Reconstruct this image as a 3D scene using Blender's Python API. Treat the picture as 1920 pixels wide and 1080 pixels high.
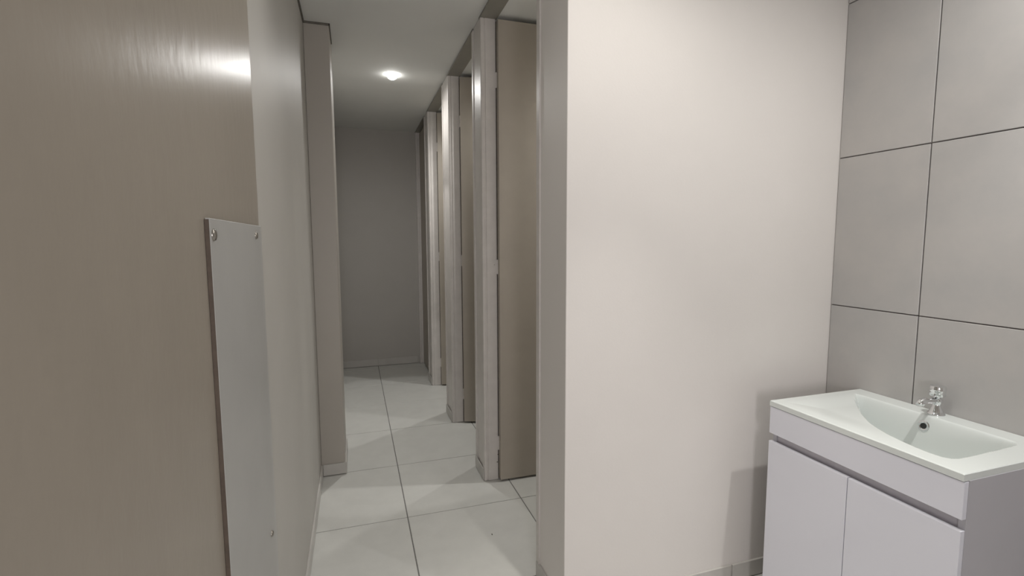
import bpy, bmesh, math, random
import numpy as np
from mathutils import Matrix, Vector

random.seed(7)
for o in list(bpy.data.objects):
    bpy.data.objects.remove(o, do_unlink=True)
sc = bpy.context.scene
COL = sc.collection

# ------------------------------------------------------------------ camera
cd = bpy.data.cameras.new('camera')
cam = bpy.data.objects.new('camera', cd)
COL.objects.link(cam)
R = Vector((0.95245569, -0.30465215, -0.00390148))
U = Vector((0.03282459, 0.08987428, 0.99541206))
F = Vector((0.30290379, 0.94821394, -0.09560135))
cam.matrix_world = Matrix(((R.x, U.x, -F.x, 0), (R.y, U.y, -F.y, 0), (R.z, U.z, -F.z, 1.38), (0, 0, 0, 1)))
cd.sensor_width = 36.0
cd.lens = 922.218 / 1920 * 36.0
cd.clip_start = 0.02
sc.camera = cam

# ------------------------------------------------------------------ world, daylight, exposure
w = bpy.data.worlds.new('world'); sc.world = w; w.use_nodes = True
w.node_tree.nodes['Background'].inputs[0].default_value = (0.80, 0.88, 1.0, 1)
w.node_tree.nodes['Background'].inputs[1].default_value = 0.3
vs = sc.view_settings
vs.view_transform = 'Standard'; vs.look = 'None'; vs.gamma = 1; vs.use_curve_mapping = False
vs.exposure = 0.05

# daylight entering through the small window in the rear wall
ld = bpy.data.lights.new('window_daylight', 'AREA')
ld.shape = 'RECTANGLE'; ld.size = 0.30; ld.size_y = 0.70
ld.energy = 16.0; ld.color = (1.0, 0.955, 0.99)
lo = bpy.data.objects.new('window_daylight', ld); COL.objects.link(lo)
lo.location = (0.02, -1.23, 1.2); lo.rotation_euler = (math.radians(90), 0, 0)

# ------------------------------------------------------------------ dimensions (metres)
XL = -0.2257      # left wall face
XP = 0.6763       # cubicle fronts
XW = 0.6782       # end of the dividing wall
XT = 1.8698       # tiled wall face
YR = -1.20        # rear wall
YB = 1.5218       # face of the dividing wall
YW2 = 1.7883      # back of the dividing wall
YE = 5.5682       # end wall of the corridor
ZC = 2.5672       # ceiling
XS = 2.05         # outer side of the cubicles

# ------------------------------------------------------------------ materials
def mat(name, col, rough=0.6, var=0.04, scale=6.0, bump=0.0, bscale=200.0, metal=0.0, spec=0.5, coat=0.0, stretch=None, warm=0.0):
    m = bpy.data.materials.new(name); m.use_nodes = True
    nt = m.node_tree; n = nt.nodes; l = nt.links
    b = n['Principled BSDF']
    b.inputs['Roughness'].default_value = rough
    b.inputs['Metallic'].default_value = metal
    b.inputs['Specular IOR Level'].default_value = spec
    b.inputs['Coat Weight'].default_value = coat
    b.inputs['Coat Roughness'].default_value = 0.08
    g = n.new('ShaderNodeNewGeometry')
    src = g.outputs['Position']
    if stretch:
        mp = n.new('ShaderNodeMapping'); mp.inputs['Scale'].default_value = stretch
        l.new(src, mp.inputs['Vector']); src = mp.outputs['Vector']
    t = n.new('ShaderNodeTexNoise'); t.inputs['Scale'].default_value = scale
    t.inputs['Detail'].default_value = 5; t.inputs['Roughness'].default_value = 0.6
    l.new(src, t.inputs['Vector'])
    r = n.new('ShaderNodeValToRGB')
    r.color_ramp.elements[0].position = 0.3; r.color_ramp.elements[1].position = 0.7
    lo_ = [max(0, c * (1 - var)) for c in col]; hi = [min(1, c * (1 + var)) for c in col]
    hi[0] *= 1 + warm; lo_[2] *= 1 + warm
    r.color_ramp.elements[0].color = (*lo_, 1); r.color_ramp.elements[1].color = (*hi, 1)
    l.new(t.outputs['Fac'], r.inputs['Fac'])
    l.new(r.outputs['Color'], b.inputs['Base Color'])
    if bump:
        t2 = n.new('ShaderNodeTexNoise'); t2.inputs['Scale'].default_value = bscale; t2.inputs['Detail'].default_value = 3
        l.new(src, t2.inputs['Vector'])
        bp = n.new('ShaderNodeBump'); bp.inputs['Strength'].default_value = bump; bp.inputs['Distance'].default_value = 0.002
        l.new(t2.outputs['Fac'], bp.inputs['Height']); l.new(bp.outputs['Normal'], b.inputs['Normal'])
    return m

M = {}
M['wall'] = mat('greige_wall_paint', (0.472, 0.455, 0.424), 0.50, 0.02, 4, 0.12, 160, spec=0.25)
M['wallb'] = mat('pale_wall_paint', (0.73, 0.70, 0.67), 0.50, 0.012, 4, 0.10, 160, spec=0.35)
M['pillar'] = mat('beige_pillar_paint', (0.425, 0.397, 0.355), 0.45, 0.02, 4, 0.12, 160, spec=0.4)
M['ceil'] = mat('ceiling_paint', (0.70, 0.705, 0.68), 0.8, 0.02, 3, 0.05, 200)
M['enamel'] = mat('beige_enamel', (0.32, 0.285, 0.24), 0.30, 0.03, 5, 0.30, 40, spec=0.18, stretch=(1, 1, 0.5))
M['leaf'] = mat('cubicle_door_enamel', (0.37, 0.332, 0.28), 0.40, 0.04, 5, 0.06, 90, spec=0.4)
M['head'] = mat('head_enamel_shaded', (0.25, 0.238, 0.205), 0.5, 0.05, 14)  # frame enamel darkened, shade under the heads put into the colour
M['frame'] = mat('frame_enamel', (0.62, 0.59, 0.56), 0.38, 0.05, 14, 0.10, 80, spec=0.5)
M['floor'] = mat('floor_tile', (0.59, 0.59, 0.56), 0.38, 0.035, 9, 0.05, 120, spec=0.4)
M['grout'] = mat('grey_grout', (0.19, 0.185, 0.175), 0.9, 0.12, 30)
M['wgrout'] = mat('wall_grout', (0.20, 0.18, 0.17), 0.9, 0.1, 30)
M['wtile'] = mat('wall_tile', (0.45, 0.442, 0.425), 0.36, 0.05, 5, 0.05, 140, spec=0.4, warm=0.02)
M['skirt'] = mat('skirting_tile', (0.52, 0.505, 0.475), 0.4, 0.04, 12)
M['plate'] = mat('plate_white', (0.415, 0.412, 0.398), 0.38, 0.03, 8, 0.04, 120)
M['plate_edge'] = mat('plate_edge_brown', (0.10, 0.075, 0.055), 0.7, 0.2, 40)
M['screw'] = mat('dull_screw', (0.30, 0.28, 0.25), 0.32, 0.1, 60, metal=0.9)
M['chrome'] = mat('chrome', (0.80, 0.81, 0.82), 0.06, 0.01, 5, metal=1.0)
M['ceramic'] = mat('white_ceramic', (0.68, 0.715, 0.695), 0.10, 0.005, 5, spec=0.5)
M['vanity'] = mat('white_gloss_board', (0.72, 0.725, 0.785), 0.16, 0.008, 5, spec=0.5)
M['carcass'] = mat('carcass_board_shaded', (0.46, 0.452, 0.478), 0.3, 0.02, 5)  # greyer than the fronts: the side panels' shade is put into this colour
M['channel'] = mat('grey_channel', (0.48, 0.46, 0.49), 0.35, 0.04, 30, metal=0.3)
M['dark'] = mat('dark_hole', (0.02, 0.02, 0.02), 0.6, 0.1, 20)
M['gap'] = mat('dark_brown_mottle', (0.10, 0.085, 0.065), 0.9, 0.5, 60)
M['dark_strip'] = mat('dark_grey_strip', (0.15, 0.14, 0.12), 0.9, 0.2, 20)
M['white'] = mat('white_trim', (0.8, 0.8, 0.78), 0.3, 0.01, 5)

def emat(name, col, s):
    m = bpy.data.materials.new(name); m.use_nodes = True
    nt = m.node_tree; nt.nodes.clear()
    e = nt.nodes.new('ShaderNodeEmission'); e.inputs[0].default_value = (*col, 1); e.inputs[1].default_value = s
    o = nt.nodes.new('ShaderNodeOutputMaterial'); nt.links.new(e.outputs[0], o.inputs[0])
    return m

# ------------------------------------------------------------------ mesh helpers
def link(name, me, m, parent=None, loc=None):
    o = bpy.data.objects.new(name, me); COL.objects.link(o)
    if m is not None and not me.materials: me.materials.append(m)
    if parent is not None: o.parent = parent
    if loc is not None: o.location = loc
    return o

def bm_box(bm, a, b):
    x0, y0, z0 = a; x1, y1, z1 = b
    v = [bm.verts.new(p) for p in [(x0,y0,z0),(x1,y0,z0),(x1,y1,z0),(x0,y1,z0),(x0,y0,z1),(x1,y0,z1),(x1,y1,z1),(x0,y1,z1)]]
    for f in [(0,3,2,1),(4,5,6,7),(0,1,5,4),(1,2,6,5),(2,3,7,6),(3,0,4,7)]:
        bm.faces.new([v[i] for i in f])

def finish(bm, smooth=False, bevel=0.0, seg=2):
    if bevel:
        bmesh.ops.bevel(bm, geom=list(bm.edges), offset=bevel, segments=seg, profile=0.5, affect='EDGES')
    bmesh.ops.recalc_face_normals(bm, faces=list(bm.faces))
    me = bpy.data.meshes.new('mesh'); bm.to_mesh(me); bm.free()
    if smooth:
        for p in me.polygons: p.use_smooth = True
    return me

def box(name, a, b, m, parent=None, bevel=0.0, seg=2, origin=None):
    """box from corner a to corner b; its own origin at the middle of its base"""
    a, b = [min(p, q) for p, q in zip(a, b)], [max(p, q) for p, q in zip(a, b)]
    o = origin or ((a[0]+b[0])/2, (a[1]+b[1])/2, a[2])
    bm = bmesh.new()
    bm_box(bm, [p-q for p, q in zip(a, o)], [p-q for p, q in zip(b, o)])
    ob = link(name, finish(bm, False, bevel, seg), m, parent)
    base = parent_origin(parent)
    ob.location = [p-q for p, q in zip(o, base)]
    return ob

def parent_origin(p):
    v = Vector((0, 0, 0))
    while p is not None:
        v = v + Vector(p.location); p = p.parent
    return v

def boxes(name, lst, m, parent=None, bevel=0.0):
    bm = bmesh.new()
    base = parent_origin(parent)
    for a, b in lst: bm_box(bm, [p-q for p, q in zip(a, base)], [p-q for p, q in zip(b, base)])
    return link(name, finish(bm, False, bevel), m, parent)

def lathe(name, prof, m, parent=None, loc=(0,0,0), n=32, axis='Z', smooth=True, cap=True):
    bm = bmesh.new(); rings = []
    for r, z in prof:
        rings.append([bm.verts.new((r*math.cos(2*math.pi*i/n), r*math.sin(2*math.pi*i/n), z)) for i in range(n)])
    for a, b in zip(rings, rings[1:]):
        for i in range(n):
            bm.faces.new((a[i], a[(i+1) % n], b[(i+1) % n], b[i]))
    if cap:
        bm.faces.new(list(reversed(rings[0]))); bm.faces.new(rings[-1])
    if axis == 'X': bmesh.ops.rotate(bm, verts=bm.verts, cent=(0,0,0), matrix=Matrix.Rotation(math.radians(90), 3, 'Y'))
    if axis == '-X': bmesh.ops.rotate(bm, verts=bm.verts, cent=(0,0,0), matrix=Matrix.Rotation(math.radians(-90), 3, 'Y'))
    me = finish(bm, smooth)
    if smooth:
        try: me.set_sharp_from_angle(angle=math.radians(40))
        except Exception: pass
    return link(name, me, m, parent, loc)

def tag(o, label, cat, group=None, kind=None):
    o['label'] = label; o['category'] = cat
    if group: o['group'] = group
    if kind: o['kind'] = kind
    return o

def empty(name, loc):
    o = bpy.data.objects.new(name, None); COL.objects.link(o); o.location = loc
    o.empty_display_size = 0.1
    return o

# ------------------------------------------------------------------ floor with tiles
floor = box('floor', (XL-0.2, YR-0.1, -0.06), (XS+0.1, YE+0.1, -0.0025), M['grout'])
tag(floor, 'pale grey tiled floor running down the corridor', 'floor', kind='structure')
T = 0.6; TY = 0.6045; J = 0.0052
xj = [0.2117 + T*k for k in range(-1, 4)]; yj = [2.3991 + TY*k for k in range(-6, 6)]
xe = [XL] + [x for x in xj if XL+0.01 < x < XS-0.01] + [XS]
ye = [YR] + [y for y in yj if YR+0.01 < y < YE-0.01] + [YE]
for i in range(len(xe)-1):
    for j in range(len(ye)-1):
        x0, x1, y0, y1 = xe[i]+J/2, xe[i+1]-J/2, ye[j]+J/2, ye[j+1]-J/2
        box('tile', (x0, y0, -0.010), (x1, y1, random.uniform(-0.0004, 0.0)), M['floor'], floor, bevel=0.0012, seg=1)

# ------------------------------------------------------------------ ceiling
ceil = box('ceiling', (XL-0.2, YR-0.1, ZC), (XS+0.1, YE+0.1, ZC+0.08), M['ceil'])
tag(ceil, 'plain off-white ceiling over the corridor and washroom', 'ceiling', kind='structure')

# ------------------------------------------------------------------ walls
DE = 1.335        # leading edge of the wide left door
DH = 0.36
wl = boxes('wall_left', [((XL-0.12, DE+0.004, 0), (XL, YE, ZC)),
                         ((XL-0.12, YR, 0), (XL, DH-0.004, ZC)),
                         ((XL-0.12, DH-0.004, 0), (XL-0.05, DE+0.004, ZC))], M['wall'])
tag(wl, 'greige painted left wall between the beige door and pillar', 'wall', kind='structure')

pil = box('wall_pillar', (XL, 2.9928, 0), (-0.0935, 3.36, ZC), M['pillar'], bevel=0.004)
tag(pil, 'narrow square wall pillar projecting from the left wall', 'wall', kind='structure')

we = box('wall_back', (XL-0.12, YE, 0), (XS, YE+0.1, ZC), M['wall'])
tag(we, 'dim greige end wall closing the corridor', 'wall', kind='structure')

wb = box('wall_centre', (XW, YB, 0), (XS, YW2, ZC), M['wallb'], bevel=0.003)
tag(wb, 'bright off-white dividing wall beside the vanity', 'wall', kind='structure')

# rear wall with a small window
wr = boxes('wall_rear', [((XL-0.12, YR-0.1, 0), (-0.15, YR, ZC)), ((0.19, YR-0.1, 0), (XS, YR, ZC)), ((-0.15, YR-0.1, 1.57), (0.19, YR, ZC)), ((-0.15, YR-0.1, 0), (0.19, YR, 0.83))], M['wallb'])
tag(wr, 'painted rear wall with a small window behind the viewer', 'wall', kind='structure')
w1 = boxes('window_1', [((-0.15, YR-0.09, 0.83), (-0.132, YR-0.04, 1.57)), ((0.172, YR-0.09, 0.83), (0.19, YR-0.04, 1.57)), ((-0.132, YR-0.09, 0.83), (0.172, YR-0.04, 0.848)), ((-0.132, YR-0.09, 1.552), (0.172, YR-0.04, 1.57))], M['white'])
tag(w1, 'small narrow window in the rear wall behind the viewer', 'window', kind='structure')

# right wall with large tiles
wt = box('wall_right', (XT+0.009, YR, 0), (XS, YB, ZC), M['wgrout'])
tag(wt, 'right wall of large grey tiles behind the washbasin', 'wall', kind='structure')
TZ = 0.5908
zj = [1.1128 + TZ*k for k in range(-1, 3)]; ze = [0.0] + zj + [ZC]
wy = [1.1887 - 0.6*k for k in range(4, -1, -1)]; wye = [YR] + [y for y in wy if y > YR+0.02] + [YB]
for i in range(len(wye)-1):
    for k in range(len(ze)-1):
        if ze[k+1]-ze[k] < 0.02: continue
        box('tile', (XT + random.uniform(0, 0.0006), wye[i]+0.002, ze[k]+0.002), (XT+0.010, wye[i+1]-0.002, ze[k+1]-0.002), M['wtile'], wt, bevel=0.0012, seg=1)

# outer side of the cubicles and the walls between them
ws = box('wall_cubicle_side', (XS, YW2, 0), (XS+0.1, YE, ZC), M['wall'])
tag(ws, 'outer wall at the far side of the toilet cubicles', 'wall', kind='structure')

# ------------------------------------------------------------------ skirtings
def skirting(name, a, b, axis, joints, label, depth=0.009, h=0.0706):
    root = empty(name, (min(a[0], b[0]), min(a[1], b[1]), 0)); tag(root, label, 'skirting', kind='structure')
    lo_, hi = (a[axis], b[axis])
    ed = [lo_] + [j for j in joints if lo_+0.02 < j < hi-0.02] + [hi]
    for s, e in zip(ed, ed[1:]):
        p, q = list(a), list(b); p[axis] = s+0.001; q[axis] = e-0.001; p[2] = 0.004; q[2] = h
        box('skirting_tile', p, q, M['skirt'], root, bevel=0.001, seg=1)
    return root
skirting('baseboard_left', (XL, DE+0.03, 0), (XL+0.009, 2.992, 0), 1, yj, 'low skirting tiles along the left wall before the pillar')
skirting('baseboard_pillar', (XL+0.009, 2.9838, 0), (-0.0845, 2.9928, 0), 0, [], 'grey skirting tile wrapping the foot of the pillar')
skirting('baseboard_pillar_side', (-0.0935, 2.9938, 0), (-0.0845, 3.36, 0), 1, [], 'skirting tile on the corridor side of the pillar')
skirting('baseboard_left_far', (XL, 3.362, 0), (XL+0.009, YE-0.009, 0), 1, yj, 'low skirting tiles along the left wall beyond the pillar')
skirting('baseboard_back', (XL, YE-0.009, 0), (XP-0.03, YE, 0), 0, [0.2117], 'skirting tiles along the corridor end wall', h=0.078)
skirting('baseboard_centre', (XW, YB-0.009, 0), (1.41, YB, 0), 0, [0.8158], 'skirting tiles under the bright dividing wall')
skirting('baseboard_centre_corner', (1.4158, YB-0.009, 0), (XT, YB, 0), 0, [], 'short skirting tile behind the white vanity')
skirting('baseboard_end', (XW-0.009, YB-0.009, 0), (XW, YW2, 0), 1, [], 'skirting tile on the narrow end of the dividing wall')

for k, (p0, p1, w_) in enumerate(((2.6367, 2.852, 'first and second'), (3.5978, 3.86, 'second and third'), (4.6219, 4.87, 'third and fourth'))):
    skirting('baseboard_pier_%d' % (k+1), (XP-0.010, p0+0.010, 0), (XP-0.0045, p1-0.010, 0), 1, [], 'skirting tile at the foot of the pier between the %s cubicle doors' % w_)

# thin dark strip at the top of the left wall and pillar
tr = boxes('trim_1', [((XL, 1.36, ZC-0.011), (XL+0.008, 2.99, ZC)), ((XL, 2.9855, ZC-0.010), (-0.0885, 2.993, ZC)), ((-0.0935, 2.9855, ZC-0.010), (-0.0875, 3.26, ZC))], M['dark_strip'])
tag(tr, 'thin dark strip where the pillar meets the ceiling', 'trim', kind='structure')

# ------------------------------------------------------------------ cubicle fronts, frames and doors
FD = 0.085        # depth of frame
# near edge, far edge, open angle (90 = straight into the cubicle), names
openings = [(1.80, 2.6367, 90, 'nearest'), (2.852, 3.5978, 74, 'second'), (3.86, 4.6219, 76, 'third'), (4.87, 5.53, 0, 'fourth')]
piers = [(2.6367, 2.852), (3.5978, 3.86), (4.6219, 4.87)]
ordn = ['between the first and second cubicle doors', 'between the second and third cubicle doors', 'between the third and fourth cubicle doors']
for k, (p0, p1) in enumerate(piers):
    pr = box('wall_pier_%d' % (k+1), (XP+0.001, p0+0.036, 0), (XP+FD-0.004, p1-0.036, ZC-0.001), M['frame'], bevel=0.003)
    tag(pr, 'narrow painted pier ' + ordn[k], 'wall', kind='structure')
    dv = box('wall_divider_%d' % (k+1), (XP+FD-0.003, p0+0.03, 0), (XS, p0+0.12, ZC-0.001), M['wall'])
    tag(dv, 'partition wall behind the pier ' + ordn[k], 'wall', kind='structure')

def hinge_mesh():
    bm = bmesh.new()
    bmesh.ops.create_cone(bm, cap_ends=True, segments=12, radius1=0.0042, radius2=0.0042, depth=0.08)
    for z in (-0.015, 0.015):
        bm_box(bm, (-0.0044, -0.0044, z-0.0008), (0.0044, 0.0044, z+0.0008))
    bm_box(bm, (-0.012, 0.0026, -0.04), (0.0, 0.004, 0.04))
    return finish(bm)
HM = hinge_mesh(); HM.materials.append(M['frame'])

def jamb_profile(name, y_far, sgn, parent):
    """frame post with a rounded arris and a stop; sgn +1: far jamb (face looks to the viewer)"""
    base = parent_origin(parent)
    th = 0.038
    prof = [(0.0, th), (0.0, 0.007), (0.002, 0.002), (0.007, 0.0), (0.015, 0.0), (0.0175, 0.004), (0.0235, 0.004), (0.026, 0.0), (0.078, 0.0), (0.083, 0.002), (FD, 0.006), (FD, th)]
    bm = bmesh.new()
    z0, z1 = 0.002, ZC-0.012
    vs_ = []
    for z in (z0, z1):
        vs_.append([bm.verts.new((XP - 0.004 + u - base.x, y_far + sgn*v - base.y, z - base.z)) for u, v in prof])
    n = len(prof)
    for i in range(n):
        bm.faces.new((vs_[0][i], vs_[0][(i+1) % n], vs_[1][(i+1) % n], vs_[1][i]))
    bm.faces.new(vs_[0]); bm.faces.new(list(reversed(vs_[1])))
    return link(name, finish(bm), M['frame'], parent)

def plain_leaf(width, parent):
    L = 0.036
    bm = bmesh.new(); bm_box(bm, (0, -L/2, 0.012), (width, L/2, 2.540))
    return link('leaf', finish(bm, False, 0.002, 2), M['leaf'], parent)

for k, (y0, y1, ang, word) in enumerate(openings):
    d = empty('door_%d' % (k+1), (XP, y1, 0))
    tag(d, '%s cubicle door from the viewer, beige, %s its painted frame' % (word, 'standing open in' if ang else 'shut in'), 'door', 'beige cubicle doors', 'structure')
    jamb_profile('jamb', y1, 1, d)
    jamb_profile('jamb', y0, -1, d)
    h = box('head', (XP-0.004, y0-0.036, ZC-0.014), (XP+FD, y1+0.036, ZC-0.002), M['head'], d)
    if not ang:                       # the far door is shut, set back in its frame
        lf = plain_leaf(y1-y0-0.008, d)
        lf.location = (0.054, -0.004, 0); lf.rotation_euler = (0, 0, -math.pi/2)
        continue
    g = box('hinge_gap', (XP+0.070, y1+0.010, 0.004), (XP+FD+0.012, y1+0.028, ZC-0.02), M['gap'], d)  # solid dark brown box filling the hinge-side gap
    g['label'] = 'dark brown gap on the hinge side'
    # leaf hinged on the far jamb
    piv = plain_leaf(y1-y0-0.01, d)
    hy = -0.020 if k == 0 else -0.014
    piv.location = (FD-0.003, hy, 0)
    piv.rotation_euler = (0, 0, -math.radians(90-ang))
    for hz in (0.22, 1.235, 2.24):
        ho = link('hinge', HM, None, d); ho.location = (FD-0.003, -0.003, hz)

# chipped paint along the hinge side of the nearest frame
d1 = bpy.data.objects['door_1']
for cz, cu, r_ in ((2.285, 0.062, 0.0022), (2.262, 0.074, 0.0028), (2.255, 0.067, 0.0015), (2.215, 0.077, 0.003), (1.268, 0.073, 0.003), (1.247, 0.064, 0.0032), (1.232, 0.074, 0.0028), (1.240, 0.058, 0.0016), (0.272, 0.072, 0.003), (0.245, 0.066, 0.0025), (0.150, 0.076, 0.0035), (0.105, 0.072, 0.0045)):
    bm = bmesh.new(); bmesh.ops.create_icosphere(bm, subdivisions=1, radius=r_)
    for q in bm.verts: q.co = Vector((q.co.x*random.uniform(0.7, 1.2), q.co.y*0.18, q.co.z*random.uniform(0.9, 1.7)))
    cp = link('paint_chip', finish(bm), M['gap'], d1, (cu, 0.0004, cz))

# ------------------------------------------------------------------ wide beige door on the left with its protective plate
XD = -0.219
d5 = empty('door_5', (XD, DE, 0))
tag(d5, 'wide glossy beige door on the left with a screwed pale plate', 'door', kind='structure')
box('leaf', (XD-0.042, DH, 0.008), (XD, DE, ZC-0.006), M['enamel'], d5, bevel=0.0015)
PY0, PY1, PZ0, PZ1 = 0.872, 1.318, 0.42, 1.417
pl = box('protective_plate', (XD+0.0012, PY0, PZ0), (XD+0.0072, PY1, PZ1), M['plate'], d5, bevel=0.0008, seg=1)
pl['label'] = 'pale grey protective plate with dome screws'
pe = box('plate_edge', (XD+0.0004, PY0-0.0012, PZ0), (XD+0.0066, PY0+0.0006, PZ1-0.002), M['plate_edge'], pl)
pe['label'] = 'raw brown edge of the plate'
for sy, sz, s in ((0.890, 1.391, 1.0), (1.245, 1.394, 0.85), (1.245, 0.681, 0.75), (0.890, 0.681, 1.0)):
    so = lathe('screw', [(0.0098*s, 0), (0.0098*s, 0.0015), (0.0085*s, 0.0035), (0.005*s, 0.0048), (0.002*s, 0.005)], M['screw'], pl, n=20, axis='X')
    so.location = Vector((XD+0.0070, sy, sz)) - parent_origin(pl)

# ------------------------------------------------------------------ downlights
EM = emat('lamp_glow', (1.0, 0.985, 0.95), 34.0)
def downlight(x, y, label, beam, spill, size=math.radians(64), col=(1, 0.985, 0.96), blend=0.35, wide=124, sblend=1.0):
    d = empty('downlight', (x, y, ZC)); tag(d, label, 'ceiling light', 'recessed ceiling downlights')
    lathe('trim_ring', [(0.033, -0.001), (0.034, -0.004), (0.038, -0.004), (0.040, -0.002), (0.040, 0.002), (0.033, 0.002)], M['white'], d, n=40)
    lathe('bulb', [(0.034, 0.001), (0.034, -0.008), (0.0325, -0.016), (0.028, -0.024), (0.020, -0.030), (0.010, -0.0335), (0.002, -0.0345)], EM, d, n=32)
    for nm, e, s, bl in (('beam', beam, size, blend), ('spill', spill, math.radians(wide), sblend)):
        if e <= 0: continue
        l = bpy.data.lights.new(nm, 'SPOT'); l.energy = e; l.spot_size = s; l.spot_blend = bl; l.shadow_soft_size = 0.02; l.color = col
        o = bpy.data.objects.new(nm, l); COL.objects.link(o); o.parent = d; o.location = (0, 0, -0.045)
    return d
downlight(0.2985, 3.7385, 'bright round downlight in the corridor ceiling', 25, 20, math.radians(56), blend=0.12, wide=180, sblend=0.72)
downlight(0.12, 1.35, 'round downlight above the washroom entrance, just outside the view', 0, 6.5, math.radians(56), blend=0.25)
downlight(0.80, 0.98, 'round downlight in front of the dividing wall, just outside the view', 56, 20, math.radians(56), col=(1, 0.96, 0.90), blend=0.8, wide=170)
downlight(1.565, 0.62, 'round downlight above the washbasin, just outside the view', 33, 27, math.radians(70), blend=0.7, wide=170)
for x, y, t, e in ((1.70, 2.37, 'nearest', 52), (1.20, 3.25, 'second', 24), (1.20, 4.22, 'third', 36)):
    downlight(x, y, 'round downlight inside the %s cubicle' % t, 0, e, wide=160)

# ------------------------------------------------------------------ vanity cabinet
XV, YV0, YV1, ZV = 1.4273, 1.3746, 0.7744, 0.7982
v = empty('vanity_cabinet', (1.65, (YV0+YV1)/2, 0))
tag(v, 'white gloss vanity cabinet with two doors under the washbasin', 'cabinet')
B = 0.016
XB = XV + B + 0.002           # front of the carcass
ZS = 0.7785                   # underside of basin slab
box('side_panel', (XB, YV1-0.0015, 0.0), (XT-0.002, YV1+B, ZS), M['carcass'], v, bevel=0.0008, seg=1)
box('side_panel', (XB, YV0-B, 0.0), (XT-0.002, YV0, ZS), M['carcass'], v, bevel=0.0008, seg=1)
box('back_panel', (XT-0.02, YV1+B, 0.06), (XT-0.004, YV0-B, ZS), M['vanity'], v)
box('base_panel', (XB, YV1+B, 0.08), (XT-0.02, YV0-B, 0.096), M['vanity'], v)
box('plinth', (XB+0.03, YV1+B, 0.0), (XB+0.046, YV0-B, 0.08), M['vanity'], v)
box('drawer_front', (XV, YV1-0.0015, 0.6775), (XV+B, YV0+0.001, ZS-0.0018), M['vanity'], v, bevel=0.001)
ym = 1.0715
box('door', (XV, ym+0.0012, 0.03), (XV+B, YV0+0.001, 0.6475), M['vanity'], v, bevel=0.001)
box('door', (XV, YV1-0.0015, 0.03), (XV+B, ym-0.0012, 0.6475), M['vanity'], v, bevel=0.001)
ch = boxes('handle_channel', [((XB+0.004, YV1+B+0.0005, 0.634), (XB+0.008, YV0-B-0.0005, 0.696)),
                              ((XB-0.001, YV1+B+0.0005, 0.630), (XB+0.008, YV0-B-0.0005, 0.634)),
                              ((XB-0.001, YV1+B+0.0005, 0.696), (XB+0.008, YV0-B-0.0005, 0.700))], M['channel'], v)
ch['label'] = 'recessed grey finger channel'

# ------------------------------------------------------------------ washbasin (height field slab with a D-shaped bowl)
outline = [(1.789, 1.330), (1.770, 1.318), (1.735, 1.293), (1.6825, 1.2436), (1.6193, 1.1788), (1.5651, 1.1135), (1.5335, 1.0619), (1.510, 1.0164), (1.4953, 0.9673), (1.487, 0.925),
           (1.4835, 0.888), (1.4865, 0.8627), (1.4965, 0.848), (1.515, 0.8415), (1.562, 0.8410), (1.64, 0.843), (1.735, 0.846), (1.772, 0.850), (1.789, 0.862), (1.793, 0.885), (1.793, 1.0), (1.793, 1.2), (1.793, 1.30)]
def seg_dist(px, py, poly):
    P = np.array(poly); Q = np.roll(P, -1, 0)
    best = np.full(px.shape, 9.0); inside = np.zeros(px.shape, bool)
    for (ax, ay), (bx, by) in zip(P, Q):
        dx, dy = bx-ax, by-ay
        t = np.clip(((px-ax)*dx+(py-ay)*dy)/(dx*dx+dy*dy), 0, 1)
        best = np.minimum(best, np.hypot(px-ax-t*dx, py-ay-t*dy))
        c = ((ay > py) != (by > py)) & (px < (bx-ax)*(py-ay)/(by-ay+1e-12)+ax)
        inside ^= c
    return np.where(inside, best, -best)
def sstep(a, b, x):
    t = np.clip((x-a)/(b-a), 0, 1); return t*t*(3-2*t)
bx0, bx1, by0, by1 = XV-0.002, XT-0.001, YV1-0.0, YV0+0.002
nx, ny = 210, 240
gx = np.linspace(bx0, bx1, nx); gy = np.linspace(by0, by1, ny)
GX, GY = np.meshgrid(gx, gy, indexing='ij')
sd = seg_dist(GX, GY, outline)
# shallow shelf on the left that falls gently towards the bowl
shelf_in = np.minimum(np.minimum(GX-(bx0+0.03), (bx1-0.072)-GX), (by1-0.03)-GY)
shelf = 0.006*sstep(0.0, 0.10, shelf_in)*sstep(0.0, 0.25, np.maximum(0, GY-0.93))
# bowl: nearly upright sides, a level bottom
bowl = 0.118*sstep(-0.004, 0.034, sd) + 0.012*sstep(0.03, 0.12, sd)
Zt = ZV - (shelf + bowl)
edge = np.minimum(np.minimum(GX-bx0, bx1-GX), np.minimum(GY-by0, by1-GY))
Zt = Zt - 0.0022*(1-np.clip(edge/0.003, 0, 1))**2
verts = []; faces = []
idx = lambda i, j: i*ny+j
cx, cy = (bx0+bx1)/2, (by0+by1)/2
for i in range(nx):
    for j in range(ny): verts.append((gx[i]-cx, gy[j]-cy, Zt[i, j]-ZS))
for i in range(nx-1):
    for j in range(ny-1): faces.append((idx(i, j), idx(i+1, j), idx(i+1, j+1), idx(i, j+1)))
ring = [idx(i, 0) for i in range(nx)] + [idx(nx-1, j) for j in range(1, ny)] + [idx(i, ny-1) for i in range(nx-2, -1, -1)] + [idx(0, j) for j in range(ny-2, 0, -1)]
b0 = len(verts)
for r_ in ring: verts.append((verts[r_][0], verts[r_][1], 0.0))
for q in range(len(ring)):
    a_, c_ = ring[q], ring[(q+1) % len(ring)]
    faces.append((a_, b0+q, b0+(q+1) % len(ring), c_))
me = bpy.data.meshes.new('mesh'); me.from_pydata(verts, [], faces); me.update()
for p in me.polygons: p.use_smooth = True
me.set_sharp_from_angle(angle=math.radians(38))
basin = empty('washbasin', (cx, cy, ZS))
tag(basin, 'white ceramic washbasin with a D-shaped bowl on the vanity', 'washbasin')
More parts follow.
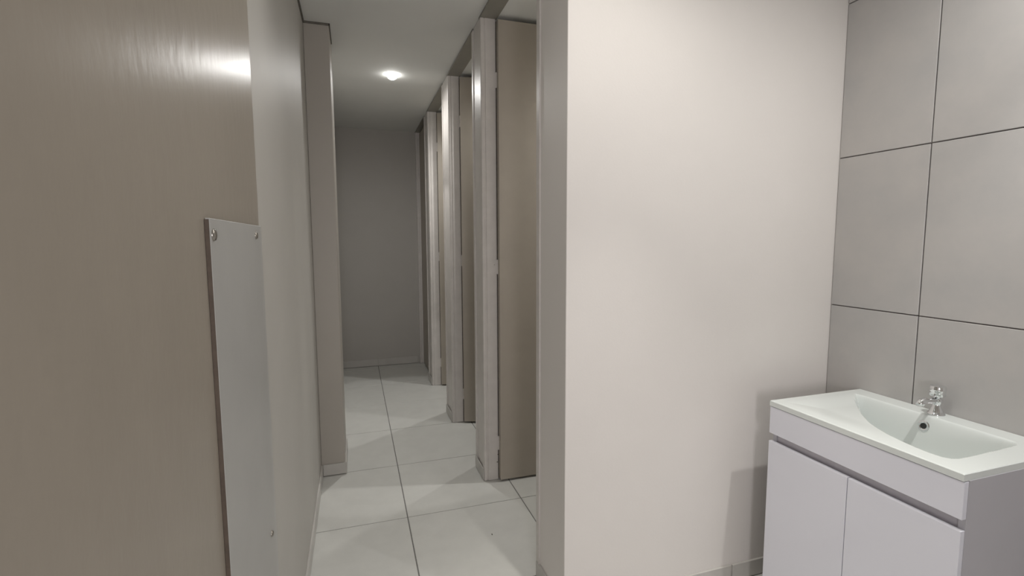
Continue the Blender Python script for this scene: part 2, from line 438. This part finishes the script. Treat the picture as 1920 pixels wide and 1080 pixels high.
link('slab', me, M['ceramic'], basin)
# overflow ring in the rear wall of the bowl, drain at the bottom
def basin_z(x, y):
    i = int(round((x-bx0)/(bx1-bx0)*(nx-1))); j = int(round((y-by0)/(by1-by0)*(ny-1))); return float(Zt[i, j])
oy, oz = 1.092, 0.762
cand = [x for x in gx if x > 1.70]
ox = min(cand, key=lambda x: abs(basin_z(x, oy)-oz))
sl = math.atan2(basin_z(ox+0.004, oy)-basin_z(ox-0.004, oy), 0.008)
def on_back(o):
    o.location = Vector((ox, oy, oz)) - Vector((cx, cy, ZS)); o.rotation_euler = (0, -sl, 0)
ov = lathe('overflow_ring', [(0.0090, -0.002), (0.0092, 0.0018), (0.0110, 0.0032), (0.0155, 0.0036), (0.0178, 0.0026), (0.0185, 0.0), (0.0185, -0.006)], M['chrome'], basin, n=32, cap=False); on_back(ov)
oh = lathe('overflow_hole', [(0.0098, 0.0026), (0.001, 0.0025)], M['dark'], basin, n=20); on_back(oh)
dz = basin_z(1.64, 1.0)
lathe('drain', [(0.022, 0.0), (0.022, 0.002), (0.018, 0.003), (0.012, 0.0015), (0.001, 0.001)], M['chrome'], basin, loc=(1.64-cx, 1.0-cy, dz-ZS), n=28)

# ------------------------------------------------------------------ tap
tx, ty = 1.826, 1.085
t = empty('tap', (tx, ty, ZV)); tag(t, 'chrome pillar tap with a round knob on the washbasin rim', 'tap')
lathe('base', [(0.0235, 0.0), (0.0245, 0.003), (0.0235, 0.0065), (0.020, 0.009), (0.0185, 0.014), (0.0150, 0.024), (0.0115, 0.031), (0.0105, 0.036)], M['chrome'], t, n=32)
lathe('body', [(0.0105, 0.034), (0.0125, 0.039), (0.0150, 0.043), (0.0155, 0.052), (0.0125, 0.057), (0.0095, 0.060), (0.0095, 0.066)], M['chrome'], t, n=32)
kn = lathe('knob', [(0.0150, 0.063), (0.0205, 0.065), (0.0225, 0.069), (0.0215, 0.076), (0.0225, 0.083), (0.0228, 0.092), (0.0210, 0.098), (0.0150, 0.101), (0.004, 0.102)], M['chrome'], t, n=32)
# spout: swept tube towards the bowl
def tube(name, pts, rad, m, parent, n=18):
    bm = bmesh.new(); rings = []
    P = [Vector(p) for p in pts]
    for i, p in enumerate(P):
        tg = (P[min(i+1, len(P)-1)]-P[max(i-1, 0)]).normalized()
        a = tg.cross(Vector((0, 1, 0))).normalized(); b = tg.cross(a)
        rings.append([bm.verts.new(p + (a*math.cos(2*math.pi*k/n)+b*math.sin(2*math.pi*k/n))*rad[i]) for k in range(n)])
    for a, b in zip(rings, rings[1:]):
        for k in range(n): bm.faces.new((a[k], a[(k+1) % n], b[(k+1) % n], b[k]))
    bm.faces.new(rings[0]); bm.faces.new(list(reversed(rings[-1])))
    return link(name, finish(bm, True), m, parent)
tube('spout', [(0.0, 0, 0.0475), (-0.025, 0, 0.050), (-0.05, 0, 0.0530), (-0.064, 0, 0.0535), (-0.074, 0, 0.0510), (-0.079, 0, 0.0455), (-0.080, 0, 0.0400)],
     [0.0115, 0.0100, 0.0095, 0.0108, 0.0120, 0.0118, 0.0105], M['chrome'], t)

# ------------------------------------------------------------------ speck of dirt on the floor
bm = bmesh.new(); bmesh.ops.create_icosphere(bm, subdivisions=2, radius=0.004)
for q in bm.verts: q.co = Vector((q.co.x*0.6, q.co.y*1.4, q.co.z*0.5+0.0018))*random.uniform(0.85, 1.1)
sp = link('dirt_speck', finish(bm, True), M['gap'], None, (0.575, 2.125, 0.0))
tag(sp, 'tiny dark speck of dirt on the pale floor tile', 'dirt')
